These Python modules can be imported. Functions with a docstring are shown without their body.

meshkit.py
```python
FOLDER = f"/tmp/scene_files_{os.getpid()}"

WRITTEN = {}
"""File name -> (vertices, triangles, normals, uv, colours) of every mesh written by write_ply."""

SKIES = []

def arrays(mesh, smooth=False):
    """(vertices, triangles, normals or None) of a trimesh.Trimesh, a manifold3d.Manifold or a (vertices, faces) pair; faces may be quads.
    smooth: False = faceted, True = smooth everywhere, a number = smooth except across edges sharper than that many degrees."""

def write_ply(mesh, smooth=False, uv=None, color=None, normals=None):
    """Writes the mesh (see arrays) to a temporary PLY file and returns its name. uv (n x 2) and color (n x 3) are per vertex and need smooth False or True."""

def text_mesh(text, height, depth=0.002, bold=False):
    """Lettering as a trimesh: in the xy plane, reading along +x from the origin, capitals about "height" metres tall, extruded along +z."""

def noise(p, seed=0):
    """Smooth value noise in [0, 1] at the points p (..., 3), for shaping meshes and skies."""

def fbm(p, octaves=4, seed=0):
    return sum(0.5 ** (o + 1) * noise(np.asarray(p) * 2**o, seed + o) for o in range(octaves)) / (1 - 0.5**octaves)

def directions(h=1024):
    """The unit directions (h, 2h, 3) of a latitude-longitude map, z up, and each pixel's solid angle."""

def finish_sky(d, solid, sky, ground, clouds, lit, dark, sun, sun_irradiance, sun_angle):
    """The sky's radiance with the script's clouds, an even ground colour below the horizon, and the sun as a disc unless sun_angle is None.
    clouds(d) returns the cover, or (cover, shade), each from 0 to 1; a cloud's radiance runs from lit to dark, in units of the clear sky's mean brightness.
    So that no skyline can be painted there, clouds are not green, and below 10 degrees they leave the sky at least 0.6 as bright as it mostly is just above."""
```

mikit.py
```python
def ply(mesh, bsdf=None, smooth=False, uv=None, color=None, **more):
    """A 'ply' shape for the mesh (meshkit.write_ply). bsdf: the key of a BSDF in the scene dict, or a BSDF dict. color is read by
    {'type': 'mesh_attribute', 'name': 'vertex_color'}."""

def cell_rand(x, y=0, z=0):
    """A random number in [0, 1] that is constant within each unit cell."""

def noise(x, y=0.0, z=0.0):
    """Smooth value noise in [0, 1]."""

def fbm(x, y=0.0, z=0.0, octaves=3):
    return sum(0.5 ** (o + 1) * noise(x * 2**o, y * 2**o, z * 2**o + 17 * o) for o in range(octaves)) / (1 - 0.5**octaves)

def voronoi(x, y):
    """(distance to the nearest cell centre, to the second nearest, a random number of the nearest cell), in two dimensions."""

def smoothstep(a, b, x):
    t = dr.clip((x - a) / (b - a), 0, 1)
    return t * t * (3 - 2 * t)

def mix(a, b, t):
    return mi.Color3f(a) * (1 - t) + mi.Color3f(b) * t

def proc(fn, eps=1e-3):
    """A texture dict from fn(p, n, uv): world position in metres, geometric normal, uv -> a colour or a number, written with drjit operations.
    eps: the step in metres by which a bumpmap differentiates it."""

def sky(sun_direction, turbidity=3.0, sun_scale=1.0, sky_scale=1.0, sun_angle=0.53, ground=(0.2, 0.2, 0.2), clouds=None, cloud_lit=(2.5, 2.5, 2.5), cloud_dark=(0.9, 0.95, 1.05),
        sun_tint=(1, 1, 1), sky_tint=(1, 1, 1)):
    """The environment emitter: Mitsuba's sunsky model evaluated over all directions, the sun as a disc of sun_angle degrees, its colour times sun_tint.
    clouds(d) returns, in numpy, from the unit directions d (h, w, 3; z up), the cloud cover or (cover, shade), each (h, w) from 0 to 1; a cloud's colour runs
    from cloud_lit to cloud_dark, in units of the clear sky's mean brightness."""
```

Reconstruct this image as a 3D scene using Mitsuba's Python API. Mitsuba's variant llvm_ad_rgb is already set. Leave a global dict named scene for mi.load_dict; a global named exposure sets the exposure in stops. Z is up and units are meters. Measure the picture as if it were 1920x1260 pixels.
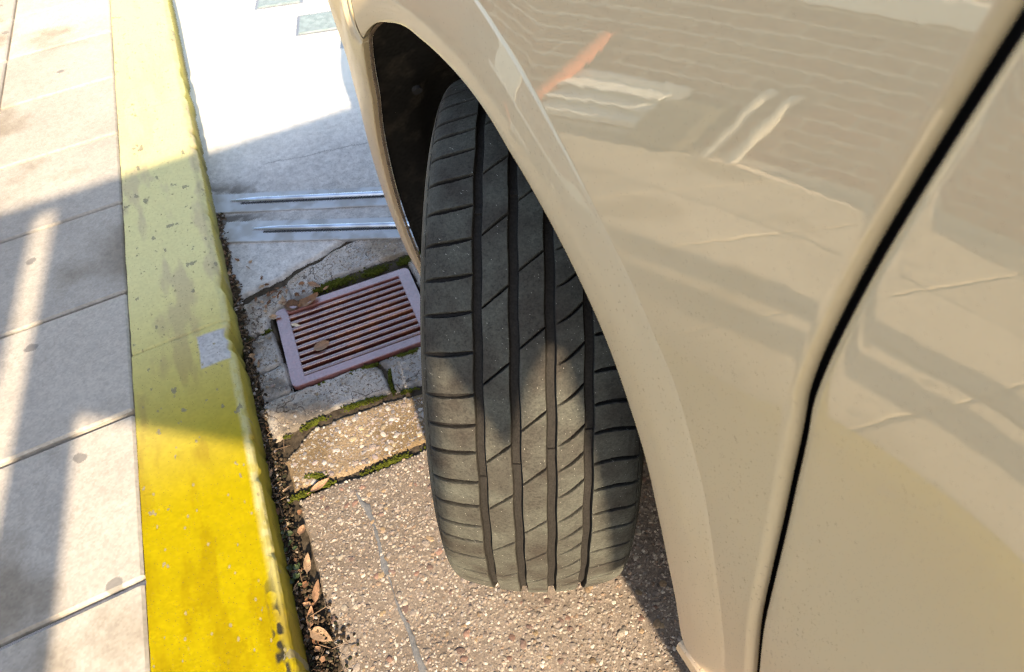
import math, numpy as np, trimesh, mitsuba as mi, mikit, meshkit, drjit as dr
import shapely
from shapely.geometry import Polygon, box as sbox
from scipy.interpolate import PchipInterpolator
import manifold3d as m3
from mikit import proc, ply, noise, fbm, voronoi, smoothstep, mix, cell_rand

T = mi.ScalarTransform4f
scene, labels = {}, {}

# ------------------------------------------------------------------ camera, sky, exposure
CAM = np.array([-0.169, -0.517, 1.006])
YAW, PITCH, ROLL, FPX = 0.371, 0.884, -0.118, 1237.0
_f = np.array([math.sin(YAW) * math.cos(PITCH), math.cos(YAW) * math.cos(PITCH), -math.sin(PITCH)])
_r0 = np.array([math.cos(YAW), -math.sin(YAW), 0]); _u0 = np.cross(_r0, _f)
_up = -math.sin(ROLL) * _r0 + math.cos(ROLL) * _u0
scene['camera'] = {'type': 'thinlens', 'fov': math.degrees(2 * math.atan(960 / FPX)), 'fov_axis': 'x', 'near_clip': 0.02, 'far_clip': 400.0,
                   'aperture_radius': 0.0013, 'focus_distance': 0.70,
                   'to_world': T().look_at(origin=CAM.tolist(), target=(CAM + _f).tolist(), up=_up.tolist())}
SUN_AZ, SUN_EL = 8.0, 34.0          # the light comes from behind (-y), barely from the left
_a, _e = math.radians(SUN_AZ), math.radians(SUN_EL)
SUN = [-math.sin(_a) * math.cos(_e), -math.cos(_a) * math.cos(_e), math.sin(_e)]
scene['sky'] = mikit.sky(SUN, turbidity=3, sun_scale=0.68, sun_angle=.7, sky_scale=1.3, sky_tint=(1.30, 1.0, .80), ground=(0.25, 0.25, 0.25))
exposure = 3.65

# ------------------------------------------------------------------ helpers
rng = np.random.default_rng(7)

def key_for(base):
    if base not in scene and base not in labels:
        return base
    i = 1
    while f'{base}_{i:03d}' in scene or f'{base}_{i:03d}' in labels:
        i += 1
    return f'{base}_{i:03d}'

def put(name, shape, parent=None, kind=None):
    k = key_for(name if parent is None else f'{parent}__{name}')
    scene[k] = shape
    if kind:
        labels.setdefault(k, {})['kind'] = kind
    return k

def tag(k, label, cat=None, group=None, kind=None):
    d = labels.setdefault(k, {})
    if label: d['label'] = label
    if cat: d['category'] = cat
    if group: d['group'] = group
    if kind: d['kind'] = kind
    return k

def thing(name, label, cat, group=None):
    k = key_for(name)
    return tag(k, label, cat, group)

def tm(v, f):
    f = np.asarray(f)
    if f.shape[1] == 4:
        f = np.vstack([f[:, [0, 1, 2]], f[:, [0, 2, 3]]])
    return trimesh.Trimesh(np.asarray(v, float), f, process=False)

def grid_faces(n, m, flip=False):
    i, j = np.meshgrid(np.arange(n - 1), np.arange(m - 1), indexing='ij')
    q = np.stack([i * m + j, (i + 1) * m + j, (i + 1) * m + j + 1, i * m + j + 1], -1).reshape(-1, 4)
    q = q[:, ::-1] if flip else q
    return np.vstack([q[:, [0, 1, 2]], q[:, [0, 2, 3]]])

def surf(X, flip=False):
    n, m = X.shape[:2]
    return tm(X.reshape(-1, 3), grid_faces(n, m, flip))

def rbox(x0, x1, y0, y1, z0, z1, r=0.003):
    """box with chamfered edges (hull of 24 points)."""
    r = min(r, (x1 - x0) / 2.5, (y1 - y0) / 2.5, (z1 - z0) / 2.5)
    pts = []
    for sx in (0, 1):
        for sy in (0, 1):
            for sz in (0, 1):
                c = np.array([(x0, x1)[sx], (y0, y1)[sy], (z0, z1)[sz]])
                d = np.array([1 - 2 * sx, 1 - 2 * sy, 1 - 2 * sz]) * r
                for k in range(3):
                    q = c + d; q[k] = c[k]; pts.append(q)
    return hull(pts)

def hull(pts):
    return man2tm(m3.Manifold.hull_points(np.asarray(pts, float)))

def man2tm(m):
    me = m.to_mesh()
    return trimesh.Trimesh(np.array(me.vert_properties[:, :3], float), np.array(me.tri_verts), process=False)

def move(m, loc=(0, 0, 0), rz=0.0, rx=0.0, ry=0.0):
    m = m.copy()
    for a, ax in ((rx, [1, 0, 0]), (ry, [0, 1, 0]), (rz, [0, 0, 1])):
        if a: m.apply_transform(trimesh.transformations.rotation_matrix(a, ax))
    m.apply_translation(loc)
    return m

def cat(ms):
    return trimesh.util.concatenate(ms)

def tube(pts, r, sides=10):
    p = np.asarray(pts, float); t = np.gradient(p, axis=0); t /= np.linalg.norm(t, axis=1, keepdims=True)
    ref = np.array([0, 0, 1.0]) if abs(t[0, 2]) < .9 else np.array([1.0, 0, 0])
    a = np.cross(t, ref); a /= np.linalg.norm(a, axis=1, keepdims=True); b = np.cross(t, a)
    ang = np.linspace(0, 2 * np.pi, sides + 1)
    R = np.broadcast_to(r, (len(p),))[:, None, None]
    X = p[:, None] + R * (np.cos(ang)[None, :, None] * a[:, None] + np.sin(ang)[None, :, None] * b[:, None])
    v = X.reshape(-1, 3); n, m = X.shape[:2]
    f = list(grid_faces(n, m))
    v = np.vstack([v, p[:1], p[-1:]])
    for j in range(m - 1):
        f.append([n * m, j, j + 1]); f.append([n * m + 1, (n - 1) * m + j + 1, (n - 1) * m + j])
    return tm(v, np.array(f))

def S1(x, a, b):
    t = np.clip((x - a) / (b - a), 0, 1)
    return t * t * (3 - 2 * t)

def nfbm(x, y, z=0.0, octaves=4, seed=0):
    return meshkit.fbm(np.stack([x, y, np.broadcast_to(z, np.shape(x))], -1), octaves, seed)

# ------------------------------------------------------------------ materials
def mat(name, d):
    scene[name] = d
    return name

def prin(base, rough=0.6, metallic=0.0, spec=0.5, **kw):
    bc = base if isinstance(base, dict) else {'type': 'rgb', 'value': list(base)}
    return {'type': 'principled', 'base_color': bc, 'roughness': rough, 'metallic': metallic, 'specular': spec, **kw}

def two(d):
    return {'type': 'twosided', 'bsdf': d}

VC = {'type': 'mesh_attribute', 'name': 'vertex_color'}

def paint_col(p, n, uv):
    base = mi.Color3f(0.575, 0.470, 0.290)
    w = fbm(p.x * 9, p.y * 9, p.z * 9, 2)
    c = base * (0.97 + 0.06 * w)
    # road dust: a light brown film near the ground, little splashes of dirt drawn out by the wind
    dust = smoothstep(0.66, 0.36, p.z) * (0.55 + 0.45 * fbm(p.y * 25, p.z * 25, 3.0, 3))
    c = mix(c, mi.Color3f(.70, .53, .36), dust * 0.75)
    s, t = p.y * 0.8 + p.z * 0.6, -p.y * 0.6 + p.z * 0.8
    for sc, el, th, k, amt in ((330.0, 2.3, .14, 0, .55), (170.0, 3.2, .075, 7, .7), (700.0, 1.5, .2, 13, .35)):
        d, _, r = voronoi(s * sc / el + k + .8 * noise(p.y * 60, p.z * 60), t * sc + k * 3)
        m = smoothstep(th, th * .4, d) * smoothstep(.66, .70, r)
        c = mix(c, mi.Color3f(.22, .15, .09), m * amt * (.30 + .7 * smoothstep(.80, .55, p.z)) * smoothstep(.30, .55, fbm(p.y * 9 + k, p.z * 9, 1., 2)))
    return c

def orange_peel(p, n, uv):
    a = fbm(p.y * 75, p.z * 110, p.x * 75, 2) * 0.000026 + noise(p.y * 20, p.z * 24, p.x * 20) * 0.00002
    return a + noise(p.y * 300, p.z * 380, p.x * 240) * 0.0000022

mat('mat_paint',
    two({'type': 'bumpmap', 'tex': proc(orange_peel, eps=6e-4), 'scale': 1.0,
         'nested': {'type': 'blendbsdf', 'weight': proc(lambda p, n, uv: .10 + .80 * smoothstep(.78, .65, p.z)),
                    'a': {'type': 'blendbsdf', 'weight': .13, 'bsdf_0': {'type': 'plastic', 'int_ior': 1.55, 'diffuse_reflectance': proc(paint_col), 'nonlinear': False},
                          'bsdf_1': {'type': 'conductor', 'material': 'none', 'specular_reflectance': {'type': 'rgb', 'value': [.95, .93, .88]}}},
                    'b': {'type': 'roughplastic', 'alpha': .28, 'int_ior': 1.4, 'diffuse_reflectance': proc(paint_col), 'nonlinear': False}}}))
mat('mat_paint_plain', two({'type': 'plastic', 'int_ior': 1.6, 'diffuse_reflectance': {'type': 'rgb', 'value': [.53, .455, .295]}}))
mat('mat_flange', two(prin(proc(lambda p, n, uv: mix(mi.Color3f(.15, .11, .07), mi.Color3f(.085, .06, .04), smoothstep(.35, .7, fbm(p.y * 160, p.z * 160, p.x * 160, 3)))), .8)))
mat('mat_gap', two(prin((.012, .012, .013), .7, spec=.2)))
mat('mat_liner', two(prin(proc(lambda p, n, uv: mix(mi.Color3f(.018, .017, .0155), mi.Color3f(.045, .038, .030), smoothstep(.5, .75, fbm(p.x * 30, p.y * 30, p.z * 30, 4))) * (.7 + .6 * noise(p.x * 300, p.y * 300, p.z * 300))), .75, spec=.15)))
mat('mat_darkplastic', two(prin((.03, .03, .032), .5)))
mat('mat_glass_dark', two(prin((.02, .023, .025), .06, spec=.7)))
mat('mat_alloy', two(prin((.45, .45, .46), .32, metallic=.9)))
mat('mat_steel_plain', two(prin((.35, .35, .36), .45, metallic=.8)))
mat('mat_lamp', two(prin((.65, .66, .68), .1, spec=.7)))
mat('mat_redlamp', two(prin((.35, .02, .02), .12, spec=.7)))

def rubber(p, n, uv):
    # uv.x: height on the tread (1 = land, 0 = groove floor); dust lies on the lands
    a = fbm(p.x * 38, p.y * 38, p.z * 38, 3)
    g = noise(p.x * 900, p.y * 900, p.z * 900)
    g2 = noise(p.x * 420 + 3, p.y * 420, p.z * 420)
    land = uv.x
    dusty = mix(mi.Color3f(.031, .026, .021), mi.Color3f(.073, .075, .062), smoothstep(.05, .95, a))
    c = mix(mi.Color3f(.017, .015, .013), dusty, land)
    c = c * (.48 + .62 * g + .42 * g2)
    d, _, r = voronoi(p.z * 520 + p.y * 90, p.x * 560 + p.y * 150)
    grit = smoothstep(.20, .10, d) * smoothstep(.965, .975, r)
    c = mix(c, mi.Color3f(.36, .35, .30), grit * land * .7)
    return c
mat('mat_rubber', two(prin(proc(rubber), .82, spec=.25)))
mat('mat_sidewall', two(prin(proc(lambda p, n, uv: mi.Color3f(.075, .068, .052) * (.7 + .6 * fbm(p.x * 60, p.y * 60, p.z * 60, 3))), .8, spec=.25)))

# ground materials
def cement_near(p, n, uv):
    a = fbm(p.x * 7, p.y * 7, 0., 3); b = noise(p.x * 700, p.y * 700); c_ = fbm(p.x * 160, p.y * 160, 5., 2)
    c = mix(mi.Color3f(.145, .118, .094), mi.Color3f(.20, .165, .134), smoothstep(.3, .7, a))
    c = c * (.55 + .5 * b + .4 * c_)
    br = smoothstep(.1, .24, p.x) * .55                        # browner, slightly darker ground under the car
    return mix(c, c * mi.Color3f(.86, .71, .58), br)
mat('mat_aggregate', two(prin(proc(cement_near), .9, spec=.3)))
def pebbledash(p, n, uv):
    a = fbm(p.x * 14, p.y * 14, 2., 3); b = noise(p.x * 500, p.y * 500)
    c = mix(mi.Color3f(.165, .118, .066), mi.Color3f(.235, .175, .112), smoothstep(.35, .65, a))
    return c * (.65 + .5 * b)
mat('mat_pebble_bed', two(prin(proc(pebbledash), .92, spec=.25)))
def cement_mid(p, n, uv):
    a = fbm(p.x * 11, p.y * 11, 8., 4); b = noise(p.x * 420, p.y * 420); b2 = noise(p.x * 130, p.y * 130, 4.)
    c = mix(mi.Color3f(.28, .265, .25), mi.Color3f(.42, .395, .37), smoothstep(.3, .7, a))
    c = c * (.66 + .32 * b + .3 * b2)
    ck = fbm(p.x * 13 + 2, p.y * 13, 5., 4)
    c = mix(c, mi.Color3f(.05, .042, .034), smoothstep(.010, .003, dr.abs(ck - .52)) * .85)
    c = mix(c, c * mi.Color3f(.78, .68, .55), smoothstep(.45, .7, fbm(p.x * 7 + 9, p.y * 7, 3., 3)))
    return mix(c, mi.Color3f(.10, .088, .075), smoothstep(.50, .72, fbm(p.x * 16 + 5, p.y * 16, 1., 3)) * .75)
mat('mat_cement', two(prin(proc(cement_mid), .9, spec=.3)))
def apron(p, n, uv):
    a = fbm(p.x * 3.2, p.y * 3.2, 8., 4); b = noise(p.x * 330, p.y * 330)
    c = mix(mi.Color3f(.40, .395, .39), mi.Color3f(.50, .49, .48), smoothstep(.3, .7, a)) * (.66 + .36 * b + .32 * noise(p.x * 90, p.y * 90, 2.))
    w = fbm(p.x * 20, p.y * 30, 2., 3); q_ = .463 * p.x + .886 * p.y + .03 * (w - .5)
    left_ = smoothstep(-.17, -.27, p.x + .12 * (w - .5))
    stain = left_ * (smoothstep(.648, .662, q_) * smoothstep(.700, .685, q_) + smoothstep(.756, .768, q_) * smoothstep(.85, .78, q_))
    c = mix(c, mi.Color3f(.105, .095, .085), stain * smoothstep(.34, .52, w) * .9)
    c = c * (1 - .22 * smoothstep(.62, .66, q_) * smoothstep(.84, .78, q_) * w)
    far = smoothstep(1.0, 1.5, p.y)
    c = mix(c, mix(mi.Color3f(.74, .72, .63), mi.Color3f(.82, .80, .70), a), far * .9)  # beyond the shade edge, sun glare is painted in as paler concrete
    # a hairline crack
    q = dr.clip((p.x + .17) / .26, 0., 1.)
    dl = dr.abs(p.y - (1.10 - .062 * q + .02 * (fbm(p.x * 20, 0., 0., 3) - .5)))
    return mix(c, c * .5, smoothstep(.0045, .0015, dl) * smoothstep(-.19, -.15, p.x) * smoothstep(.2, .1, p.x) * .7)
mat('mat_apron', two(prin(proc(apron), .8, spec=.4)))
mat('mat_soil', two(prin(proc(lambda p, n, uv: mi.Color3f(.055, .044, .032) * (.4 + 1.3 * fbm(p.x * 130, p.y * 130, 0., 3))), .95, spec=.1)))
mat('mat_stone_vc', two(prin(VC, .8, spec=.35)))
mat('mat_moss', two(prin(proc(lambda p, n, uv: mix(mi.Color3f(.030, .036, .005), mi.Color3f(.085, .098, .012), noise(p.x * 260, p.y * 260, p.z * 300)) * (.5 + .9 * fbm(p.x * 45, p.y * 45, 0., 2))), .95, spec=.1)))
mat('mat_seal', two(prin(proc(lambda p, n, uv: mi.Color3f(.12, .122, .125) * (.7 + .6 * fbm(p.x * 120, p.y * 120, 0., 3))), .75)))
mat('mat_crack', two(prin((.022, .018, .014), .95, spec=.1)))

def kerb_paint(p, n, uv):
    kx = p.x - .06 * (p.y - .55)
    w = fbm(p.x * 30, p.y * 18, p.z * 30, 3); fine = noise(p.x * 260, p.y * 260, p.z * 260); spk = fbm(p.x * 90 + 7, p.y * 60, p.z * 90, 2)
    yel = mix(mi.Color3f(.29, .228, .0005), mi.Color3f(.335, .272, .0005), w)
    conc = mix(mi.Color3f(.30, .295, .27), mi.Color3f(.42, .41, .38), fine)
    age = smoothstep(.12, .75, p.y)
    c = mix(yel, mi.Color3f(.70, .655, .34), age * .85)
    # arris worn to the concrete
    d_ar = dr.abs(kx + .3545 - .004 * (w - .5))
    worn = smoothstep(.0115, .002, d_ar) * smoothstep(.068, .079, p.z)
    c = mix(c, mi.Color3f(.47, .44, .22), worn * (.45 + .45 * smoothstep(.35, .6, spk)) * smoothstep(-.2, .06, p.y + .12 * (w - .5)))
    # face: old thin paint, olive with algae towards the gutter
    face = smoothstep(.079, .066, p.z)
    fc = mix(mi.Color3f(.30, .26, .045), mi.Color3f(.10, .095, .022), smoothstep(.062, .008, p.z + .03 * (w - .5)))
    c = mix(c, fc, face * .85)
    # tyre-rub streak along the edge of the nearest stretch
    st = smoothstep(.010, .004, dr.abs(kx + .367 - .008 * fbm(p.y * 14, 3., 0., 2) + .03 * smoothstep(-.02, -.3, p.y) * 0.0)) * smoothstep(.03, -.12, p.y)
    c = mix(c, mi.Color3f(.035, .035, .02), st * smoothstep(.42, .56, spk) * smoothstep(.079, .083, p.z))
    # bare patch where the paint has gone
    px_, py_ = (kx + .384) / .026, (p.y - .442) / .040
    patch = smoothstep(1.1, .9, dr.maximum(dr.abs(px_), dr.abs(py_)) + .25 * (w - .5))
    c = mix(c, mi.Color3f(.40, .40, .39) * (.85 + .3 * fine), patch * smoothstep(.077, .083, p.z))
    # dull rubbed patches and grime
    rub = fbm(p.x * 34 + 20, p.y * 9, 0., 4)
    c = mix(c, c * mi.Color3f(.80, .74, .9), smoothstep(.5, .72, rub) * .8)
    fl = fbm(p.x * 55 + 3, p.y * 40, 7., 4)
    c = mix(c, mi.Color3f(.20, .18, .13) * (.8 + .4 * fine), smoothstep(.765, .78, fl) * .75)
    # chips
    d, _, r = voronoi(p.x * 70, p.y * 45)
    chip = smoothstep(.16, .1, d + .1 * (fine - .5)) * smoothstep(.88, .91, r)
    c = mix(c, mi.Color3f(.27, .23, .12), chip * smoothstep(.077, .083, p.z) * .8)
    d, _, r = voronoi(p.x * 300 + 5, p.y * 300)
    c = mix(c, mi.Color3f(.16, .13, .05), smoothstep(.22, .1, d) * smoothstep(.88, .92, r) * .7)
    return c * (.93 + .12 * fine)
mat('mat_kerb', two({'type': 'bumpmap', 'nested': prin(proc(kerb_paint), .7, spec=.06), 'tex': proc(lambda p, n, uv: fbm(p.x * 240, p.y * 240, p.z * 240, 2) * .0006, eps=6e-4), 'scale': 1.0}))
def paver(p, n, uv):
    c = mix(mi.Color3f(.34, .315, .275), mi.Color3f(.44, .41, .355), fbm(p.x * 6, p.y * 6, 1., 3)) * (.80 + .22 * noise(p.x * 300, p.y * 300) + .16 * noise(p.x * 110, p.y * 110, 3.))
    tone = cell_rand(dr.floor((p.x - .06 * (p.y - .55) + .534) / .318), dr.floor((p.y + .9) / .318))
    c = c * (.88 + .2 * tone)
    c = mix(c, c * mi.Color3f(.62, .58, .52), smoothstep(.52, .75, fbm(p.x * 5 + 3, p.y * 5, 8., 4)))
    d, _, r = voronoi(p.x * 7, p.y * 7)
    return mix(c, mi.Color3f(.13, .125, .12), smoothstep(.11, .085, d + .05 * noise(p.x * 90, p.y * 90)) * smoothstep(.70, .72, r) * .7)
mat('mat_paver', two(prin(proc(paver), .85)))

def rusty(p, n, uv):
    w = fbm(p.x * 26, p.y * 26, p.z * 26 + 3, 3); s = noise(p.x * 300, p.y * 300, p.z * 300)
    c = mix(mi.Color3f(.34, .125, .11), mi.Color3f(.25, .065, .042), smoothstep(.40, .70, w))
    return c * (.75 + .45 * s)
mat('mat_rust_frame', two({'type': 'blendbsdf', 'weight': 0.10, 'rust': {'type': 'roughplastic', 'distribution': 'ggx', 'alpha': .12, 'int_ior': 2.3, 'nonlinear': False, 'diffuse_reflectance': proc(rusty)},
    'worn': {'type': 'roughconductor', 'material': 'none', 'alpha': .2, 'specular_reflectance': {'type': 'rgb', 'value': [.85, .87, .92]}}}))
def rust2(p, n, uv):
    w = fbm(p.x * 40, p.y * 40, p.z * 26 + 3, 3); s = noise(p.x * 400, p.y * 400, p.z * 400)
    c = mix(mi.Color3f(.20, .05, .038), mi.Color3f(.36, .10, .036), smoothstep(.5, .75, w))
    return c * (.65 + .6 * s)
mat('mat_rust_bar', two({'type': 'blendbsdf', 'weight': 0.07, 'rust': {'type': 'roughplastic', 'distribution': 'ggx', 'alpha': .13, 'int_ior': 2.3, 'nonlinear': False, 'diffuse_reflectance': proc(rust2)},
    'worn': {'type': 'roughconductor', 'material': 'none', 'alpha': .2, 'specular_reflectance': {'type': 'rgb', 'value': [.85, .87, .92]}}}))
mat('mat_pit', two(prin((.012, .010, .009), .9, spec=.1)))
mat('mat_track', two(prin(proc(lambda p, n, uv: mix(mi.Color3f(.58, .66, .78), mi.Color3f(.42, .46, .52), smoothstep(.4, .7, fbm(p.x * 30, p.y * 30, 0., 3)))), .26, metallic=.85, spec=.8)))
mat('mat_track_bed', two(prin(proc(lambda p, n, uv: mix(mi.Color3f(.36, .375, .40), mi.Color3f(.26, .255, .25), smoothstep(.35, .7, fbm(p.x * 26, p.y * 26, 0., 3)))), .38, metallic=.2, spec=.7)))
mat('mat_slot', two(prin((.02, .02, .022), .6)))
mat('mat_manhole', two(prin(proc(lambda p, n, uv: mi.Color3f(.25, .31, .31) * (.8 + .4 * noise(p.x * 90, p.y * 90))), .55, metallic=.2)))
LEAF = [(.20, .105, .055), (.26, .155, .095), (.15, .075, .04), (.33, .225, .145), (.11, .06, .035)]
for i, c in enumerate(LEAF):
    mat(f'mat_leaf_{i}', two(prin(proc(lambda p, n, uv, c=c: mi.Color3f(*c) * (.62 + .75 * fbm(p.x * 220, p.y * 220, p.z * 200, 2))), .75, spec=.25)))
mat('mat_leaf_pale', two(prin((.52, .44, .33), .7)))
mat('mat_weed', two(prin(proc(lambda p, n, uv: mi.Color3f(.035, .055, .018) * (.6 + .9 * noise(p.x * 200, p.y * 200))), .6)))
mat('mat_litter_vc', two(prin(VC, .9, spec=.1)))
BR = [(.22, .085, .06), (.25, .11, .075), (.19, .075, .055), (.23, .12, .085)]
for i, c in enumerate(BR):
    mat(f'mat_brick_{i}', two(prin(proc(lambda p, n, uv, c=c: mi.Color3f(*c) * (.7 + .6 * fbm(p.x * 50, p.y * 50, p.z * 50, 3))), .9, spec=.2)))
mat('mat_mortar', two(prin(proc(lambda p, n, uv: mi.Color3f(.66, .61, .55) * (.85 + .3 * noise(p.y * 200, p.z * 200, 0.))), .95)))
mat('mat_louvre', two(prin((.78, .82, .82), .4)))
mat('mat_greybox', two(prin((.10, .095, .075), .5)))
mat('mat_whitepipe', two(prin((.75, .76, .74), .35)))
mat('mat_orange', two(prin((.58, .21, .125), .45)))
mat('mat_shade_sheet', two(prin((.40, .42, .43), .6)))

# ------------------------------------------------------------------ ground
KERB_SLOPE = .06                 # the kerb runs a little askew of the car
def kerb_x(y): return -.352 + KERB_SLOPE * (y - .55)
put('ground', ply(tm([[-60, -60, -.045], [60, -60, -.045], [60, 60, -.045], [-60, 60, -.045]], np.array([[0, 1, 2, 3]])), 'mat_soil'), kind='structure')
def wavy(poly, amp, freq, seed):
    """Densify a polygon's outline and let it wander."""
    ring = np.array(poly.segmentize(.006).exterior.coords)[:-1]
    n = np.stack([nfbm(ring[:, 0] * freq, ring[:, 1] * freq, 0., 3, seed), nfbm(ring[:, 0] * freq, ring[:, 1] * freq, 9., 3, seed)], -1) - .5
    return Polygon(ring + n * 2 * amp).buffer(0)

def slab(poly, res, height, edge=.006, drop=.02, z0=0.0, holes=None):
    """A slab of ground: a height field over the polygon whose edges round off and fall below the joints."""
    if holes is not None: poly = poly.difference(holes)
    if hasattr(poly, 'geoms'): poly = max(poly.geoms, key=lambda g: g.area)
    x0, y0, x1, y1 = poly.bounds
    xs, ys = np.arange(x0, x1 + res, res), np.arange(y0, y1 + res, res)
    X, Y = np.meshgrid(xs, ys, indexing='ij')
    pts = shapely.points(X.ravel(), Y.ravel())
    shapely.prepare(poly)
    ins = shapely.contains(poly, pts).reshape(X.shape)
    d = np.zeros(X.shape)
    bd = poly.boundary
    near = ins
    d.ravel()[near.ravel()] = shapely.distance(pts[near.ravel()], bd)
    Z = z0 + height(X, Y)
    e = np.clip(d / edge, 0, 1)
    Z = Z - drop * (1 - np.sqrt(np.clip(1 - (1 - e) ** 2, 0, 1)))
    f = grid_faces(*X.shape)
    ok = ins.ravel()[f].any(1)
    m = tm(np.stack([X, Y, Z], -1).reshape(-1, 3), f[ok])
    m.remove_unreferenced_vertices()
    return m

ICO0, ICO1 = trimesh.creation.icosphere(subdivisions=0), trimesh.creation.icosphere(subdivisions=1)

def stones(xy, z, r, palette, seed, flat=(.45, .8), sink=.25, big=False, tint=None):
    g = np.random.default_rng(seed); base = ICO1 if big else ICO0
    n, V = len(xy), np.array(base.vertices)
    sc = np.stack([r * g.uniform(.8, 1.35, n), r * g.uniform(.65, 1.0, n), r * g.uniform(*flat, n)], -1)
    v = V[None] * (1 + g.uniform(-.16, .16, (n, len(V), 1))) * sc[:, None]
    a = g.uniform(0, 2 * np.pi, n); c, s = np.cos(a)[:, None], np.sin(a)[:, None]
    tl = g.uniform(-.3, .3, n)[:, None]
    x, y, zz = v[..., 0] * c - v[..., 1] * s, v[..., 0] * s + v[..., 1] * c, v[..., 2] + tl * v[..., 0] * .5
    v = np.stack([x + xy[:, :1], y + xy[:, 1:2], zz + (z + sc[:, 2] * sink)[:, None]], -1)
    col = palette[g.integers(0, len(palette), n)] * g.uniform(.68, 1.22, (n, 1))
    if tint is not None: col = col * tint
    f = (np.array(base.faces)[None] + (np.arange(n) * len(V))[:, None, None]).reshape(-1, 3)
    return tm(v.reshape(-1, 3), f), np.repeat(np.clip(col, 0, .85), len(V), 0)

def put_stones(name, parts, parent):
    m = cat([p[0] for p in parts]); c = np.vstack([p[1] for p in parts])
    return put(name, ply(m, 'mat_stone_vc', color=c), parent, kind='stuff')

park = 'parking_ground'
labels[park] = {'kind': 'structure'}
# the large sheets around the detailed patch
def apron_h(x, y):
    return .0012 * (nfbm(x * 60, y * 60, 0., 3, 3) - .5)
crack_line = [(-.362, .62), (-.30, .632), (-.235, .640), (-.21, .659), (-.175, .662), (-.146, .669), (-.11, .681), (-.079, .690), (0, .70), (.6, .71), (.6, .62)]

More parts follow.
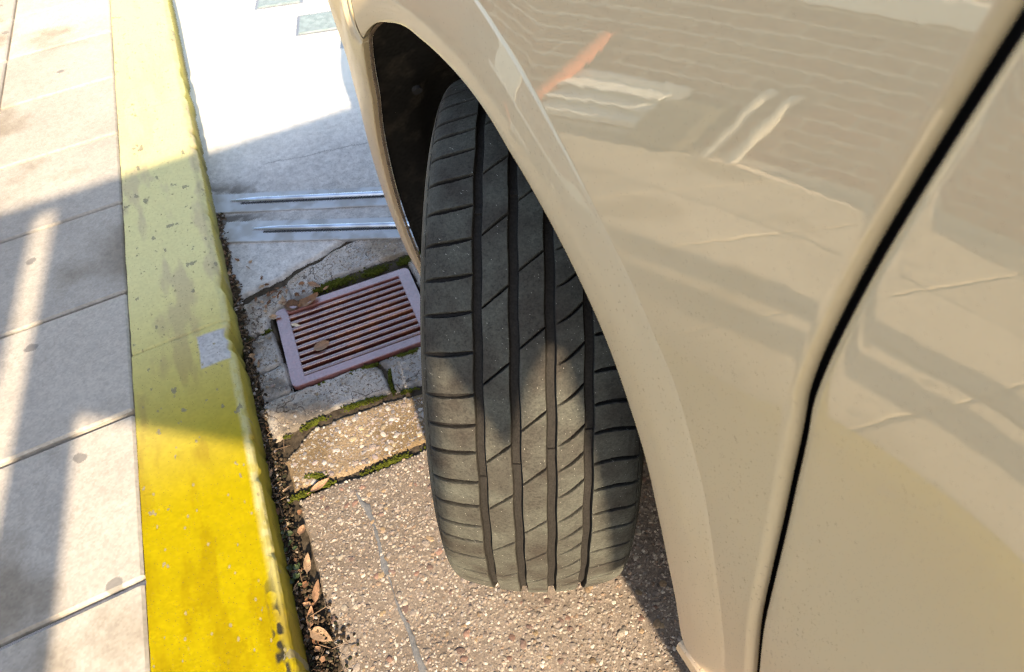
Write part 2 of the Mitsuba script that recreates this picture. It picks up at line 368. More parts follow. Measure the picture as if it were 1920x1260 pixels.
# --- near slab, exposed fine aggregate
def h_near(x, y):
    return .0016 * (nfbm(x * 330, y * 330, 0., 2, 11) - .5) + .003 * (nfbm(x * 22, y * 22, 0., 2, 5) - .5)
nearP = wavy(Polygon([(-.372, -.75), (.62, -.75), (.62, .089), (-.10, .1035), (-.21, .107), (-.30, .119), (-.343, .117), (-.349, 0), (-.356, -.15)]), .004, 30, 2)
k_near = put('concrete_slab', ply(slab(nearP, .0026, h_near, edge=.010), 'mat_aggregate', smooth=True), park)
tag(k_near, 'rough exposed aggregate slab under the tyre')
g = np.random.default_rng(3)
def rand_in(poly, n, gg):
    x0, y0, x1, y1 = poly.bounds
    out = []
    while sum(map(len, out)) < n:
        c = gg.uniform((x0, y0), (x1, y1), (n, 2)); out.append(c[shapely.contains_xy(poly, c[:, 0], c[:, 1])])
    return np.vstack(out)[:n]
PAL = np.array([(.40, .37, .33), (.30, .27, .24), (.20, .18, .165), (.46, .43, .40), (.33, .255, .20), (.36, .32, .28), (.25, .21, .19), (.55, .53, .49), (.27, .255, .25), (.38, .33, .30)])
PALR = np.array([(.30, .215, .135), (.25, .155, .12), (.21, .145, .12), (.35, .26, .16), (.42, .37, .30), (.155, .105, .09), (.33, .28, .24), (.26, .22, .19)])
vis = sbox(-.36, -.46, .34, .115).intersection(nearP.buffer(-.006))
def tint_near(xy):
    b = S1(xy[:, 0], .08, .22)[:, None]
    return (1 - b) + b * np.array([[.95, .80, .66]])
c1 = rand_in(vis, 21000, g); c2 = rand_in(vis, 4000, g); c3 = rand_in(vis, 420, g)
PAL = PAL * np.array([.75, .705, .65]); PALR = PALR * .72
put_stones('aggregate', [
    stones(c1, h_near(c1[:, 0], c1[:, 1]), g.uniform(.0009, .0023, len(c1)), PAL, 21, flat=(.3, .6), sink=.05, tint=tint_near(c1)),
    stones(c2, h_near(c2[:, 0], c2[:, 1]), g.uniform(.002, .0038, len(c2)), PAL, 22, flat=(.35, .6), sink=.1, tint=tint_near(c2)),
    stones(c3, h_near(c3[:, 0], c3[:, 1]), g.uniform(.0028, .0062, len(c3)), PALR, 23, flat=(.25, .45), sink=.05, big=True, tint=tint_near(c3))], k_near)
# --- pebble slab
def h_peb(x, y):
    return .002 * (nfbm(x * 160, y * 160, 0., 3, 12) - .5) + .004 * (nfbm(x * 18, y * 18, 0., 2, 6) - .5) - .002
pebP = wavy(Polygon([(-.350, .130), (-.21, .114), (.55, .105), (.55, .219), (-.06, .219), (-.124, .231), (-.224, .245), (-.286, .243), (-.350, .20)]), .006, 24, 4)
k_peb = put('concrete_slab', ply(slab(pebP, .003, h_peb, edge=.012), 'mat_pebble_bed', smooth=True), park)
tag(k_peb, 'narrow brown slab full of rounded pebbles')
PALP = np.array([(.56, .50, .44), (.48, .40, .31), (.62, .57, .52), (.37, .30, .26), (.44, .36, .34), (.33, .27, .23), (.52, .42, .28), (.28, .26, .26), (.66, .62, .57)])
inner = pebP.buffer(-.008).intersection(sbox(-.36, .08, .35, .3))
PALP = PALP * .58
p1 = rand_in(inner, 190, g); p2 = rand_in(inner, 900, g); p3 = rand_in(inner, 3000, g)
left = p1[p1[:, 0] < -.2]
put_stones('pebble', [
    stones(p1, h_peb(p1[:, 0], p1[:, 1]), g.uniform(.0030, .0062, len(p1)), PALP, 31, flat=(.35, .6), sink=.0, big=True),
    stones(p2, h_peb(p2[:, 0], p2[:, 1]), g.uniform(.0016, .0032, len(p2)), PALP, 32, sink=.0, flat=(.35, .6), big=True),
    stones(p3, h_peb(p3[:, 0], p3[:, 1]), g.uniform(.0009, .0018, len(p3)), PALP * .75, 33, sink=.15)], k_peb)

# --- cement patch round the drain, broken by cracks into pieces
GR = dict(c=np.array([-.137, .441]), a=math.radians(-4.0), hw=.147, hd=.108)   # drain: centre, turn, half width, half depth
ca, sa = math.cos(GR['a']), math.sin(GR['a'])
def gpt(u, v): return GR['c'] + np.array([u * ca - v * sa, u * sa + v * ca])
def gpoly(e): return Polygon([gpt(-GR['hw'] - e, -GR['hd'] - e), gpt(GR['hw'] + e, -GR['hd'] - e), gpt(GR['hw'] + e, GR['hd'] + e), gpt(-GR['hw'] - e, GR['hd'] + e)])
def h_cem(x, y):
    near_kerb = S1(x, -.2, -.33)
    return (.0060 + .004 * near_kerb) * (nfbm(x * 75, y * 75, 0., 4, 14) - .5) + .005 * (nfbm(x * 16, y * 16, 0., 2, 8) - .5)
patch = [
    ([(-.354, .250), (-.286, .262), (-.224, .266), (-.128, .25), (-.128, .30), (-.138, .338), (-.29, .352), (-.300, .338), (-.354, .338)], 'pale broken cement patch below the drain'),
    ([(-.118, .246), (-.055, .236), (.30, .22), (.30, .325), (-.125, .325), (-.112, .30)], None),
    ([(-.352, .345), (-.30, .345), (-.292, .40), (-.292, .418), (-.348, .412)], None),
    ([(-.348, .418), (-.294, .424), (-.296, .512), (-.345, .508)], None),
    ([(-.344, .520), (-.298, .520), (-.297, .556), (-.24, .578), (-.235, .628), (-.30, .622), (-.346, .610)], None),
    ([(-.232, .582), (-.18, .578), (-.145, .60), (.02, .592), (.30, .575), (.30, .685), (0, .694), (-.079, .683), (-.11, .674), (-.146, .662), (-.175, .655), (-.205, .650), (-.228, .636)], None),
    ([(.022, .326), (.30, .326), (.30, .568), (.026, .572)], None)]
gh = gpoly(.004)
for i, (poly, lab) in enumerate(patch):
    pp = wavy(Polygon(poly).buffer(.0028 if i in (2, 3, 4, 5) else .0015, join_style=2), .0035, 34, 40 + i)
    k = put('concrete_slab', ply(slab(pp, .0032, h_cem, edge=.0045, drop=.010, holes=gh, z0=-.002 if i in (2, 3) else 0), 'mat_cement', smooth=True), park)
    if lab: tag(k, lab)
    vv = pp.difference(gh).buffer(-.006).intersection(sbox(-.36, .2, .06, .7))
    if vv.area > 1e-4:
        n = int(vv.area * 42000)
        q1 = rand_in(vv, n, g); q2 = rand_in(vv, max(4, n // 16), g)
        put_stones('grain', [stones(q1, h_cem(q1[:, 0], q1[:, 1]) - (.002 if i in (2, 3) else 0), g.uniform(.0009, .0022, n), PAL * .95, 50 + i, flat=(.3, .6), sink=0.05),
                             stones(q2, h_cem(q2[:, 0], q2[:, 1]), g.uniform(.002, .0042, len(q2)), PALP * .9, 60 + i, flat=(.3, .55), sink=.0)], k)

# --- smooth concrete beyond
apP = Polygon([(-.36, .632), (-.30, .644), (-.235, .652), (-.21, .668), (-.175, .671), (-.146, .678), (-.11, .689), (-.079, .698), (0, .708), (.62, .718), (.62, 3.2), (-.362, 3.2)])
def h_ap(x, y): return .0022 * (nfbm(x * 70, y * 70, 0., 4, 15) - .5) + .003 * (nfbm(x * 6, y * 6, 0., 2, 9) - .5)
k_ap = put('concrete_slab', ply(slab(wavy(apP, .003, 30, 77), .008, h_ap, edge=.01), 'mat_apron', smooth=True), park)
tag(k_ap, 'smooth stained concrete carrying the gate tracks')
def sheet(x0, x1, y0, y1, z=0.0, n=24):
    X, Y = np.meshgrid(np.linspace(x0, x1, n), np.linspace(y0, y1, n), indexing='ij')
    return surf(np.stack([X, Y, np.full_like(X, z)], -1))
put('concrete_slab', ply(sheet(-.362, 30, 3.203, 60, -.002), 'mat_apron'), park)
put('concrete_slab', ply(sheet(.622, 30, .72, 3.2, -.002), 'mat_apron'), park)
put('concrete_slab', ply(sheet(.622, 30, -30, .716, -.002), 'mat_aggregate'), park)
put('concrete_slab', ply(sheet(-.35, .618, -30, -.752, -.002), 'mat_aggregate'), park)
# joint filling below the slabs
XX, YY = np.meshgrid(np.arange(-.47, .66, .005), np.arange(-.8, .75, .005), indexing='ij')
jz = -.0085 + .006 * (nfbm(XX * 60, YY * 60, 0., 3, 19) - .5) - .16 * (np.array([1.0]) * shapely.contains_xy(gpoly(.004), XX, YY))
put('joint_filling', ply(surf(np.stack([XX, YY, jz], -1)), 'mat_soil', smooth=True), park)

# sealed crack down the near slab
sp = np.array([(-.249, .082), (-.2475, .058), (-.243, .045), (-.241, .02), (-.243, -.01), (-.247, -.04), (-.2495, -.064), (-.2485, -.085), (-.25, -.11), (-.2515, -.135), (-.249, -.16), (-.25, -.19), (-.251, -.225), (-.25, -.30)])
sw = np.array([.0015, .0035, .0058, .0036, .003, .0034, .0052, .0012, .0007, .0022, .003, .0042, .0046, .0046])
t_ = np.linspace(0, 1, len(sp)); tt = np.linspace(0, 1, 160)
cx, cy, cw = np.interp(tt, t_, sp[:, 0]), np.interp(tt, t_, sp[:, 1]), np.interp(tt, t_, sw)
cx = cx + .0022 * (nfbm(tt * 26, tt * 0, 0., 2, 3) - .5); 
uu = np.linspace(-1, 1, 9)
wl = cw * (.75 + .7 * nfbm(tt * 40, tt * 0, 4., 2, 3)); wr = cw * (.75 + .7 * nfbm(tt * 40, tt * 0, 14., 2, 3))
SX = cx[:, None] + np.where(uu < 0, uu * wl[:, None], uu * wr[:, None]); SY = cy[:, None] + 0 * uu
SZ = h_near(SX, SY) * .35 + .0017 * (1 - uu[None] ** 4) + .0002
put('sealed_crack', ply(surf(np.stack([SX, SY, SZ], -1)), 'mat_seal', smooth=True), park)

# --- moss: tufts of small blades and cushions, along joints and the gutter
def moss_line(pts, width, n, seed, hgt=.006):
    gg = np.random.default_rng(seed); p = np.array(pts); L = np.r_[0, np.cumsum(np.linalg.norm(np.diff(p, axis=0), axis=1))]
    s = gg.uniform(0, L[-1], n)
    dens = meshkit.noise(np.stack([s * 38, s * 0 + seed, s * 0], -1))
    s = s[dens > gg.uniform(.15, .75, n)]
    x, y = np.interp(s, L, p[:, 0]), np.interp(s, L, p[:, 1]); w = np.interp(s, L, np.broadcast_to(width, (len(p),)))
    off = gg.normal(0, .42, (len(s), 2)) * w[:, None]
    return np.stack([x, y], -1) + off, gg
mossy = []
for pts, w, n, sd, hgt in [
    ([(-.348, .12), (-.302, .122), (-.25, .110), (-.212, .108), (-.108, .103), (.02, .1)], .006, 1500, 1, .004),
    ([(-.335, .246), (-.286, .251), (-.224, .254), (-.18, .250), (-.124, .237), (-.06, .226), (.05, .22)], [.004, .007, .010, .006, .004, .004, .004], 1700, 2, .005),
    ([(-.124, .238), (-.121, .27), (-.112, .298)], .003, 320, 3, .004),
    ([(-.246, .331), (-.16, .324), (-.05, .315), (.03, .31)], .0045, 900, 4, .004),
    ([(-.185, .578), (-.13, .578), (-.06, .57), (.02, .566), (.06, .566)], [.008, .013, .013, .013, .012], 2800, 5, .006),
    ([(-.352, .20), (-.350, .3), (-.349, .42), (-.352, .47), (-.353, .56), (-.352, .66)], [.003, .004, .004, .007, .005, .004], 1700, 6, .006),
    ([(-.350, .513), (-.325, .514), (-.295, .518)], .004, 380, 7, .005),
    ([(-.352, .05), (-.350, .13), (-.345, .18)], .005, 420, 8, .004),
    ([(-.320, .150), (-.305, .145), (-.29, .135)], .006, 280, 9, .003)]:
    pts = [(x + (KERB_SLOPE * (y - .55) if x < -.343 else 0), y) for x, y in pts]
    xy, gg = moss_line(pts, w, n, sd, hgt)
    mossy.append(stones(xy, np.full(len(xy), -.004) + gg.uniform(-.002, .0045, len(xy)), gg.uniform(.0012, .0028, len(xy)), np.array([(.1, .1, .1)]), 100 + sd, flat=(.6, 1.2), sink=.3)[0])
put('moss', ply(cat(mossy), 'mat_moss'), kind='stuff'); tag('moss', 'green moss growing along the slab joints and the gutter', 'moss')

# ------------------------------------------------------------------ kerb
kp = np.array([(-.352, -.04), (-.352, 0.0), (-.3515, .03), (-.350, .055), (-.349, .068), (-.3495, .0755), (-.352, .0815), (-.357, .0842), (-.370, .085), (-.42, .085), (-.46, .085), (-.50, .085), (-.530, .085), (-.5305, .03)])
def kerb_mesh(y0, y1, seed, res=.004):
    s = np.r_[0, np.cumsum(np.linalg.norm(np.diff(kp, axis=0), axis=1))]
    sf = np.unique(np.r_[np.arange(0, s[-1], .004), s])
    px, pz = np.interp(sf, s, kp[:, 0]), np.interp(sf, s, kp[:, 1])
    ys = np.arange(y0, y1 + res / 2, res)
    X = np.broadcast_to(px[None], (len(ys), len(sf))).copy(); Z = np.broadcast_to(pz[None], X.shape).copy(); Y = np.broadcast_to(ys[:, None], X.shape).copy()
    n = nfbm(X * 45, Y * 45, Z * 45, 3, seed) - .5; n2 = nfbm(X * 9, Y * 9, Z * 9, 2, seed + 1) - .5
    e = np.minimum(ys - y0, y1 - ys)[:, None]
    rnd = .002 * (1 - np.clip(e / .003, 0, 1)) ** 2
    bite = np.clip(nfbm(Y * 28, Y * 0, 3., 2, seed + 5) - .66, 0, 1) * .03 * np.exp(-((X + .351) / .009) ** 2)   # the arris is chipped
    X += .0035 * n + .004 * n2 - bite - rnd * (Z < .078) + KERB_SLOPE * (Y - .55); Z += .0016 * n + .003 * n2 * (Z > .05) - bite * .5 - rnd * (Z > .078)
    V = np.stack([X, Y, Z], -1)
    ends = []
    for i, fl in ((0, False), (len(ys) - 1, True)):
        c = V[i].mean(0); v = np.vstack([V[i], c]); m = len(sf)
        f = np.array([[j, j + 1, m] if fl else [j + 1, j, m] for j in range(m - 1)]); ends.append(tm(v, f))
    return cat([surf(V, True)] + ends)
for y0, y1, res, lab in [(-.62, .4993, .0035, 'bright yellow painted kerb stone beside the tyre'), (.5007, 1.40, .006, 'faded yellow kerb stone beside the gate tracks, with its joint by the drain'),
                         (1.405, 2.4, .02, 'sunlit yellow kerb stone beyond the gate tracks'), (-1.62, -.625, .02, 'yellow kerb stone behind the camera position, below the unseen shade sheet'), (2.405, 3.4, .03, 'farthest yellow kerb stone out in the full sun')]:
    k = put('kerb_stone', ply(kerb_mesh(y0, y1, int(abs(y0) * 10)), 'mat_kerb', smooth=50)) if res < .01 else put('kerb_stone', ply(kerb_mesh(y0, y1, int(abs(y0) * 10), res), 'mat_kerb', smooth=50))
    tag(k, lab or 'yellow painted kerb stone along the pavement edge', 'kerb', None if lab else 'kerb stones out along the kerb line')

# pavement behind the kerb: square pavers
pv = 'pavement'; labels[pv] = {'kind': 'structure'}
put('bed', ply(sheet(-1.52, -.560, -2.5, 3.4, .070, 4), 'mat_mortar'), pv)
g2 = np.random.default_rng(5)
for i in range(3):
    for j in range(-5, 13):
        x1 = -.534 - i * .318; y0 = j * .318 - .9
        sl = rbox(x1 - .310, x1, y0, y0 + .310, .045, .0835 + g2.uniform(-.0015, .0015), .004); sl.vertices[:, 0] += KERB_SLOPE * (sl.vertices[:, 1] - .55)
        put('paving_slab', ply(sl, 'mat_paver'), pv)

# ------------------------------------------------------------------ drain grate
gk = thing('drain_grate', 'rusty square drain grate set in the mossy cement by the kerb', 'drain')
ga = GR['a']
def gplace(m): return move(m, (GR['c'][0], GR['c'][1], 0), ga)
fwid = .026
def ring_poly(hw, hd, r): return Polygon([(-hw, -hd), (hw, -hd), (hw, hd), (-hw, hd)]).buffer(-r).buffer(r, quad_segs=5)
fr = ring_poly(GR['hw'], GR['hd'], .012).difference(ring_poly(GR['hw'] - fwid, GR['hd'] - .019, .002))
frm = trimesh.creation.extrude_polygon(fr, .012, engine='earcut'); frm.apply_translation((0, 0, -.0085))
cap = trimesh.creation.extrude_polygon(fr.buffer(-.0012), .0014, engine='earcut'); cap.apply_translation((0, 0, .0030))
put('frame', ply(gplace(cat([frm, cap])), 'mat_rust_frame', smooth=25), gk)
nb = 10; ihw, ihd = GR['hw'] - fwid, GR['hd'] - .019
for i in range(nb):
    v = -ihd + (i + .5) * 2 * ihd / nb
    prof = Polygon([(-.0028, -.012), (.0028, -.012), (.0044, -.001), (.0038, .0012), (.0018, .0022), (-.0018, .0022), (-.0038, .0012), (-.0044, -.001)])
    b = trimesh.creation.extrude_polygon(prof, 2 * ihw + .004, engine='earcut')
    b.apply_transform(np.array([[0, 0, 1, -ihw - .002], [1, 0, 0, v], [0, 1, 0, g2.uniform(-.001, .0006)], [0, 0, 0, 1.0]]))
    put('bar', ply(gplace(b), 'mat_rust_bar', smooth=50), gk)
pit = [rbox(-GR['hw'], -GR['hw'] + .006, -GR['hd'], GR['hd'], -.155, -.009), rbox(GR['hw'] - .006, GR['hw'], -GR['hd'], GR['hd'], -.155, -.009),
       rbox(-GR['hw'] + .007, GR['hw'] - .007, -GR['hd'], -GR['hd'] + .006, -.155, -.009), rbox(-GR['hw'] + .007, GR['hw'] - .007, GR['hd'] - .006, GR['hd'], -.155, -.009),
       rbox(-GR['hw'] + .007, GR['hw'] - .007, -GR['hd'] + .007, GR['hd'] - .007, -.155, -.150)]
put('pit', ply(gplace(cat(pit)), 'mat_pit'), gk)

# ------------------------------------------------------------------ steel gate tracks in the concrete
for (xa, ya), (xb, yb), lab in [((-.288, .978), (.95, .33), 'far steel gate track set in the stained concrete'), ((-.262, .842), (.95, .17), 'near steel gate track with a rounded end, behind the drain')]:
    k = thing('gate_track', lab, 'track')
    L = math.hypot(xb - xa, yb - ya); an = math.atan2(yb - ya, xb - xa)
    pl = move(rbox(-.075, L, -.036, .036, -.006, .0042, .0012), (xa, ya, 0), an)
    put('plate', ply(pl, 'mat_track_bed'), k)
    yy = np.linspace(0, L, 40)
    rib = tube(np.stack([yy, 0 * yy + .006, 0 * yy + .0062], -1), np.r_[.001, .0045, np.full(38, .0062)], 10)
    put('rail', ply(move(rib, (xa, ya, 0), an), 'mat_track', smooth=40), k)
    put('slot', ply(move(rbox(.028, L, -.0075, -.0005, -.004, .0050, .0005), (xa, ya, 0), an), 'mat_slot'), k)

# manhole covers out in the sun
for (x, y, w, d, a), lab in [((.19, 1.79, .17, .13, -.3), 'nearer teal manhole cover in the sunny concrete'), ((.10, 2.06, .15, .10, -.3), 'farther teal manhole cover in the sunny concrete'),
                             ((.235, 1.60, .07, .05, -.3), 'small teal valve cover close to the bumper')]:
    k = thing('manhole_cover', lab, 'manhole cover')
    put('rim', ply(move(rbox(-w / 2 - .012, w / 2 + .012, -d / 2 - .012, d / 2 + .012, -.01, .0015, .001), (x, y, 0), a), 'mat_steel_plain'), k)
    put('lid', ply(move(rbox(-w / 2, w / 2, -d / 2, d / 2, -.01, .0045, .001), (x, y, 0), a), 'mat_manhole'), k)

# ------------------------------------------------------------------ leaves and litter
def leaf_mesh(L, W, curl, fold, seed, tail=.25):
    gg = np.random.default_rng(seed)
    u = np.linspace(0, 1, 15); v = np.linspace(-1, 1, 7)
    w = W / 2 * (np.sin(np.pi * np.clip(u, 0, 1) ** .8) ** .8 + .06)
    w = np.where(u < tail, W / 2 * .10 + (w - W / 2 * .10) * S1(u, 0, tail) ** 1.5, w)
    ph = gg.uniform(0, 6)
    X = (u[:, None] - .5) * L + 0 * v; Y = v[None] * w[:, None]
    Z = curl * L * (2 * u[:, None] - 1) ** 2 + fold * np.abs(Y) + .06 * L * np.sin(5 * u[:, None] + ph) * v[None]
    return surf(np.stack([X, Y, Z - Z.min()], -1))
def px_leaf(x, y, L, W, rz, m, lab, cat_='leaf', group=None, curl=.12, fold=.5, z=.002, tilt=0., seed=0, name='dry_leaf'):
    k = put(name, ply(move(leaf_mesh(L, W, curl, fold, seed), (x, y, z), rz, tilt), m, smooth=60))
    tag(k, lab, cat_, group)
px_leaf(-.366, -.116, .042, .017, -.85, 'mat_leaf_3', 'big tan winged seed lying in the gutter nearest the camera', 'seed', curl=.10, seed=1, name='winged_seed', tilt=.2, z=.004)
px_leaf(-.375, -.086, .036, .010, 1.25, 'mat_leaf_1', 'slim pink brown winged seed standing above the biggest one', 'seed', seed=2, name='winged_seed', tilt=.5, z=.004)
px_leaf(-.357, -.053, .038, .010, 1.15, 'mat_leaf_1', 'upright slender winged seed against the aggregate slab', 'seed', seed=3, name='winged_seed', tilt=.4, z=.004)
px_leaf(-.357, -.004, .034, .011, 1.3, 'mat_leaf_3', 'pale winged seed beside the kerb, highest of the gutter seeds', 'seed', seed=4, name='winged_seed', tilt=.4, z=.005)
px_leaf(-.303, .119, .045, .010, .25, 'mat_leaf_1', 'long narrow leaf lying along the slab joint', seed=5, curl=.06, z=.003)
px_leaf(-.350, .055, .018, .012, .9, 'mat_leaf_1', 'small pinkish leaf in the gutter below the slab joint', seed=6, z=.004)
px_leaf(-.215, .415, .038, .022, .15, 'mat_leaf_1', 'tan leaf caught on the drain bars', seed=7, curl=.05, fold=.2, z=.004)
px_leaf(-.203, .546, .050, .028, .3, 'mat_leaf_0', 'crumpled brown leaf on the corner of the drain', seed=8, curl=.18, fold=.5, z=.004)
px_leaf(-.237, .551, .044, .026, -.5, 'mat_leaf_4', 'dark curled leaf beside the crumpled one on the drain corner', seed=9, curl=.2, z=.003)
px_leaf(-.252, .577, .036, .010, 1.5, 'mat_leaf_3', 'pale upright leaf stalk above the drain corner', seed=10, curl=.05, z=.003)
px_leaf(-.278, .540, .026, .012, -.6, 'mat_leaf_3', 'small pale leaf at the left corner of the drain frame', seed=11, z=.003)
px_leaf(-.180, .589, .034, .014, -.9, 'mat_leaf_1', 'light brown leaf above the drain, nearest the moss', seed=12, z=.003)
px_leaf(-.246, .498, .026, .006, -.7, 'mat_leaf_pale', 'thin pale straw lying across the end of a drain bar', seed=13, curl=.02, z=.003)
spots_label = ('scrap of dry leaf in the dark gutter between kerb and aggregate slab', 'scrap of dry leaf strewn on the cement above the drain corner', 'scrap of dry leaf caught at the kerb foot beside the drain and pebbles', 'scrap of dry leaf blown together by the end of the near gate track')
gl = np.random.default_rng(17)
spots = []
for _ in range(26): spots.append((-.337 + gl.normal(0, .010), gl.uniform(-.24, .14)))
for _ in range(26): spots.append((-.262 + gl.normal(0, .035), .60 + gl.normal(0, .02)))
for _ in range(16): spots.append((-.345 + gl.normal(0, .008), gl.uniform(.15, .9)))
for _ in range(12): spots.append((-.33 + gl.normal(0, .02), .70 + gl.normal(0, .06)))
for i, (x, y) in enumerate(spots):
    x = max(x + KERB_SLOPE * (y - .55) * (y < .4), kerb_x(y) + .003)
    px_leaf(x, y, gl.uniform(.008, .019), gl.uniform(.004, .009), gl.uniform(0, 6.3), f'mat_leaf_{gl.integers(0, 5)}', spots_label[0 if i < 26 else 1 if i < 52 else 2 if i < 68 else 3], 'leaf scrap', ('scraps in the near gutter', 'scraps above the drain', 'scraps in the far gutter', 'scraps by the gate track')[0 if i < 26 else 1 if i < 52 else 2 if i < 68 else 3], curl=gl.uniform(.02, .25), seed=100 + i, z=.003 + gl.uniform(0, .004), tilt=gl.uniform(-.6, .6), name='leaf_scrap')
# dark earth, twigs and crumbs in the gutter
def soil_xy(n, sd):
    gg = np.random.default_rng(sd); y = gg.uniform(-.42, .95, n)
    wid = np.interp(y, [-.42, -.16, -.07, 0, .1, .16, .28, .42, .9], [.07, .044, .032, .026, .031, .028, .013, .012, .010]) * (.55 + .9 * meshkit.noise(np.stack([y * 22, y * 0, y * 0], -1)))
    x = kerb_x(y) - .001 + np.abs(gg.normal(0, .55, n)) * wid
    return np.stack([x, y], -1), gg
xy, gg = soil_xy(7500, 41)
SOIL = np.array([(.035, .026, .018), (.05, .036, .024), (.022, .018, .014), (.07, .05, .034), (.028, .03, .018), (.10, .075, .05)])
crumbs = stones(xy, gg.uniform(-.004, .0045, len(xy)), gg.uniform(.0012, .0036, len(xy)), SOIL, 42, flat=(.4, 1.0))
xy2, gg = soil_xy(260, 43); pale = stones(xy2, gg.uniform(.0, .005, len(xy2)), gg.uniform(.0015, .0042, len(xy2)), PALP, 44, flat=(.4, .8))
tw = []
xy3, gg = soil_xy(150, 45)
for (x, y) in xy3:
    a = gg.uniform(0, 6.3); L = gg.uniform(.008, .03); z = gg.uniform(.003, .009)
    s_ = np.linspace(-.5, .5, 4)
    tw.append(tube(np.stack([x + s_ * L * math.cos(a), y + s_ * L * math.sin(a), z + .003 * gg.uniform(-1, 1) * s_ + 0 * s_], -1), gg.uniform(.0004, .0009), 4))
twm = cat(tw); twc = np.tile(np.array([[.16, .11, .075]]), (len(twm.vertices), 1))
put('gutter_litter', ply(cat([crumbs[0], pale[0], twm]), 'mat_litter_vc', color=np.vstack([crumbs[1], pale[1], twc])), kind='stuff')
tag('gutter_litter', 'dark earth, crumbs and twigs filling the gutter', 'litter')
# a little weed with dark round leaves in the gutter
wk = thing('gutter_weed', 'small dark green weed growing at the foot of the kerb', 'weed')
wl_ = []
gw = np.random.default_rng(8)
for i in range(16):
    x, y = -.376 + gw.normal(0, .005), .015 + gw.normal(0, .028)
    wl_.append(move(leaf_mesh(gw.uniform(.007, .013), gw.uniform(.005, .009), .1, .3, i, .1), (max(x, kerb_x(y) + .003), y, gw.uniform(.006, .014)), gw.uniform(0, 6.3), gw.uniform(-.4, .4)))
for m_ in wl_: put('leaf', ply(m_, 'mat_weed', smooth=60), wk)

# ------------------------------------------------------------------ the car
car = thing('parked_car', 'dusty champagne beige car parked at the kerb with its front wheel turned', 'car')
C0 = np.array([-.008, .344])                      # wheel arch centre in (y, z)
def SIDE(y, z):
    """Outer skin of the body side: x over (y, z)."""
    return .255 * np.maximum(z - .45, 0) ** 2 + .25 * np.maximum(.4 - z, 0) ** 2 - .010 * S1(y, .15, .38) + 1.6 * np.maximum(y - .385, 0) ** 2 + .60 * (np.clip(y, -.47, -.12) + .309) * (z - .80) * S1(z, .52, .72)
_lip = np.array([(4.7, .4165), (5.85, .4115), (9, .4060), (12.6, .4018), (19.8, .3942), (26.7, .3911), (32.8, .3898), (41.5, .3868), (47.3, .3868), (56.7, .3842), (66.8, .3802), (78, .3768), (91.5, .3742), (100.2, .3765), (107.7, .3830), (114.5, .3868), (122, .3925), (130.5, .3940),
                 (133.8, .3853), (141.5, .3707), (149, .3594), (157.6, .3524), (166.3, .3474), (175, .344), (185, .3440), (194.7, .3477), (203, .3560), (212, .366)])
R_LIP = PchipInterpolator(_lip[:, 0], _lip[:, 1])
_cr = np.array([(4, .4605), (8.8, .4588), (20.5, .4522), (27.1, .4493), (32.8, .4472), (37.9, .4447), (43.2, .4440), (47.2, .4402), (51.3, .4380), (55.3, .4348), (59.3, .4320), (64, .4301), (68.6, .4290), (74.7, .4300), (79.5, .4306), (86.6, .4345), (95, .441), (110, .455), (130, .468), (160, .44), (212, .44)])
R_CR = PchipInterpolator(_cr[:, 0], _cr[:, 1])
_fl = PchipInterpolator([0, .06, .2, .4, .62, .84, .95, 1.0], [.0058, .0070, .0077, .0075, .0060, .0030, .0012, .0])
def yz(phi, r):
    a = np.radians(phi)
    return C0[0] - r * np.cos(a), C0[1] + r * np.sin(a)
GAP = np.array([(-.405, .955), (-.4005, .90), (-.3995, .82), (-.4015, .76), (-.4054, .7211), (-.4109, .7005), (-.4204, .6614), (-.4323, .6175), (-.4467, .5668), (-.4638, .506), (-.4765, .46), (-.486, .42), (-.494, .37), (-.498, .30)])
gapy = PchipInterpolator(GAP[::-1, 1], GAP[::-1, 0])
zz_ = np.linspace(.385, .93, 60)
fender_outer = Polygon([*zip(gapy(zz_), zz_), (-.405, .9305), (.10, .905), (.42, .80), (.46, .765), (.3154, .6604), (.285, .6477), (.2545, .6404), (0.2, .60), tuple(C0), (-.52, .389)]).buffer(0)
def ray_out(poly, phi):
    a = math.radians(phi); p0 = C0 + .2 * np.array([-math.cos(a), math.sin(a)]); p1 = C0 + 1.2 * np.array([-math.cos(a), math.sin(a)])
    ln = shapely.LineString([p0, p1]).intersection(poly)
    return .2 + ln.length if ln.length else .5
def panel(phis, r_out, roll_out=True, inner=True):
    rows = []
    for ph, ro in zip(phis, r_out):
        rl, rc = float(R_LIP(ph)), float(R_CR(ph)); rc = min(rc, ro - .004)
        s1 = np.unique(np.r_[0, .015, .04, .08, np.linspace(.12, .9, 17), .93, .955, .97, .985, 1.0])
        rr = np.r_[rl + s1 * (rc - rl), rc + (ro - rc) * np.unique(np.r_[.004, .012, .03, np.linspace(.06, .93, 34), .96, .98, 1.0])]
        y, z = yz(ph, rr)
        off = np.r_[_fl(s1), np.zeros(len(rr) - len(s1))]
        d = ro - rr
        x = SIDE(y, z) - off
        if roll_out: x = x + .0050 * np.clip(1 - d / .0055, 0, 1) ** 2
        row = np.stack([x, y, z], -1)
        # lip turned inwards, and a return flange in the shut line
        yi, zi = yz(ph, np.array([rl + .0022, rl + .0004]))
        xl = x[0]
        pre = np.stack([[xl + .0075, xl + .0022], yi, zi], -1)
        post = np.array([[x[-1] + .003, y[-1], z[-1]], [x[-1] + .0045, y[-1] + .001, z[-1]]])
        rows.append(np.vstack([pre, row, post]))
    return np.array(rows)
ph_f = np.unique(np.r_[np.linspace(4.8, 130.4, 330), np.degrees(np.arctan2(.9305 - C0[1], .405 + C0[0]))])
fout = np.array([ray_out(fender_outer, p_) for p_ in ph_f]); fout[0] = fout[1]
F = panel(ph_f, fout)
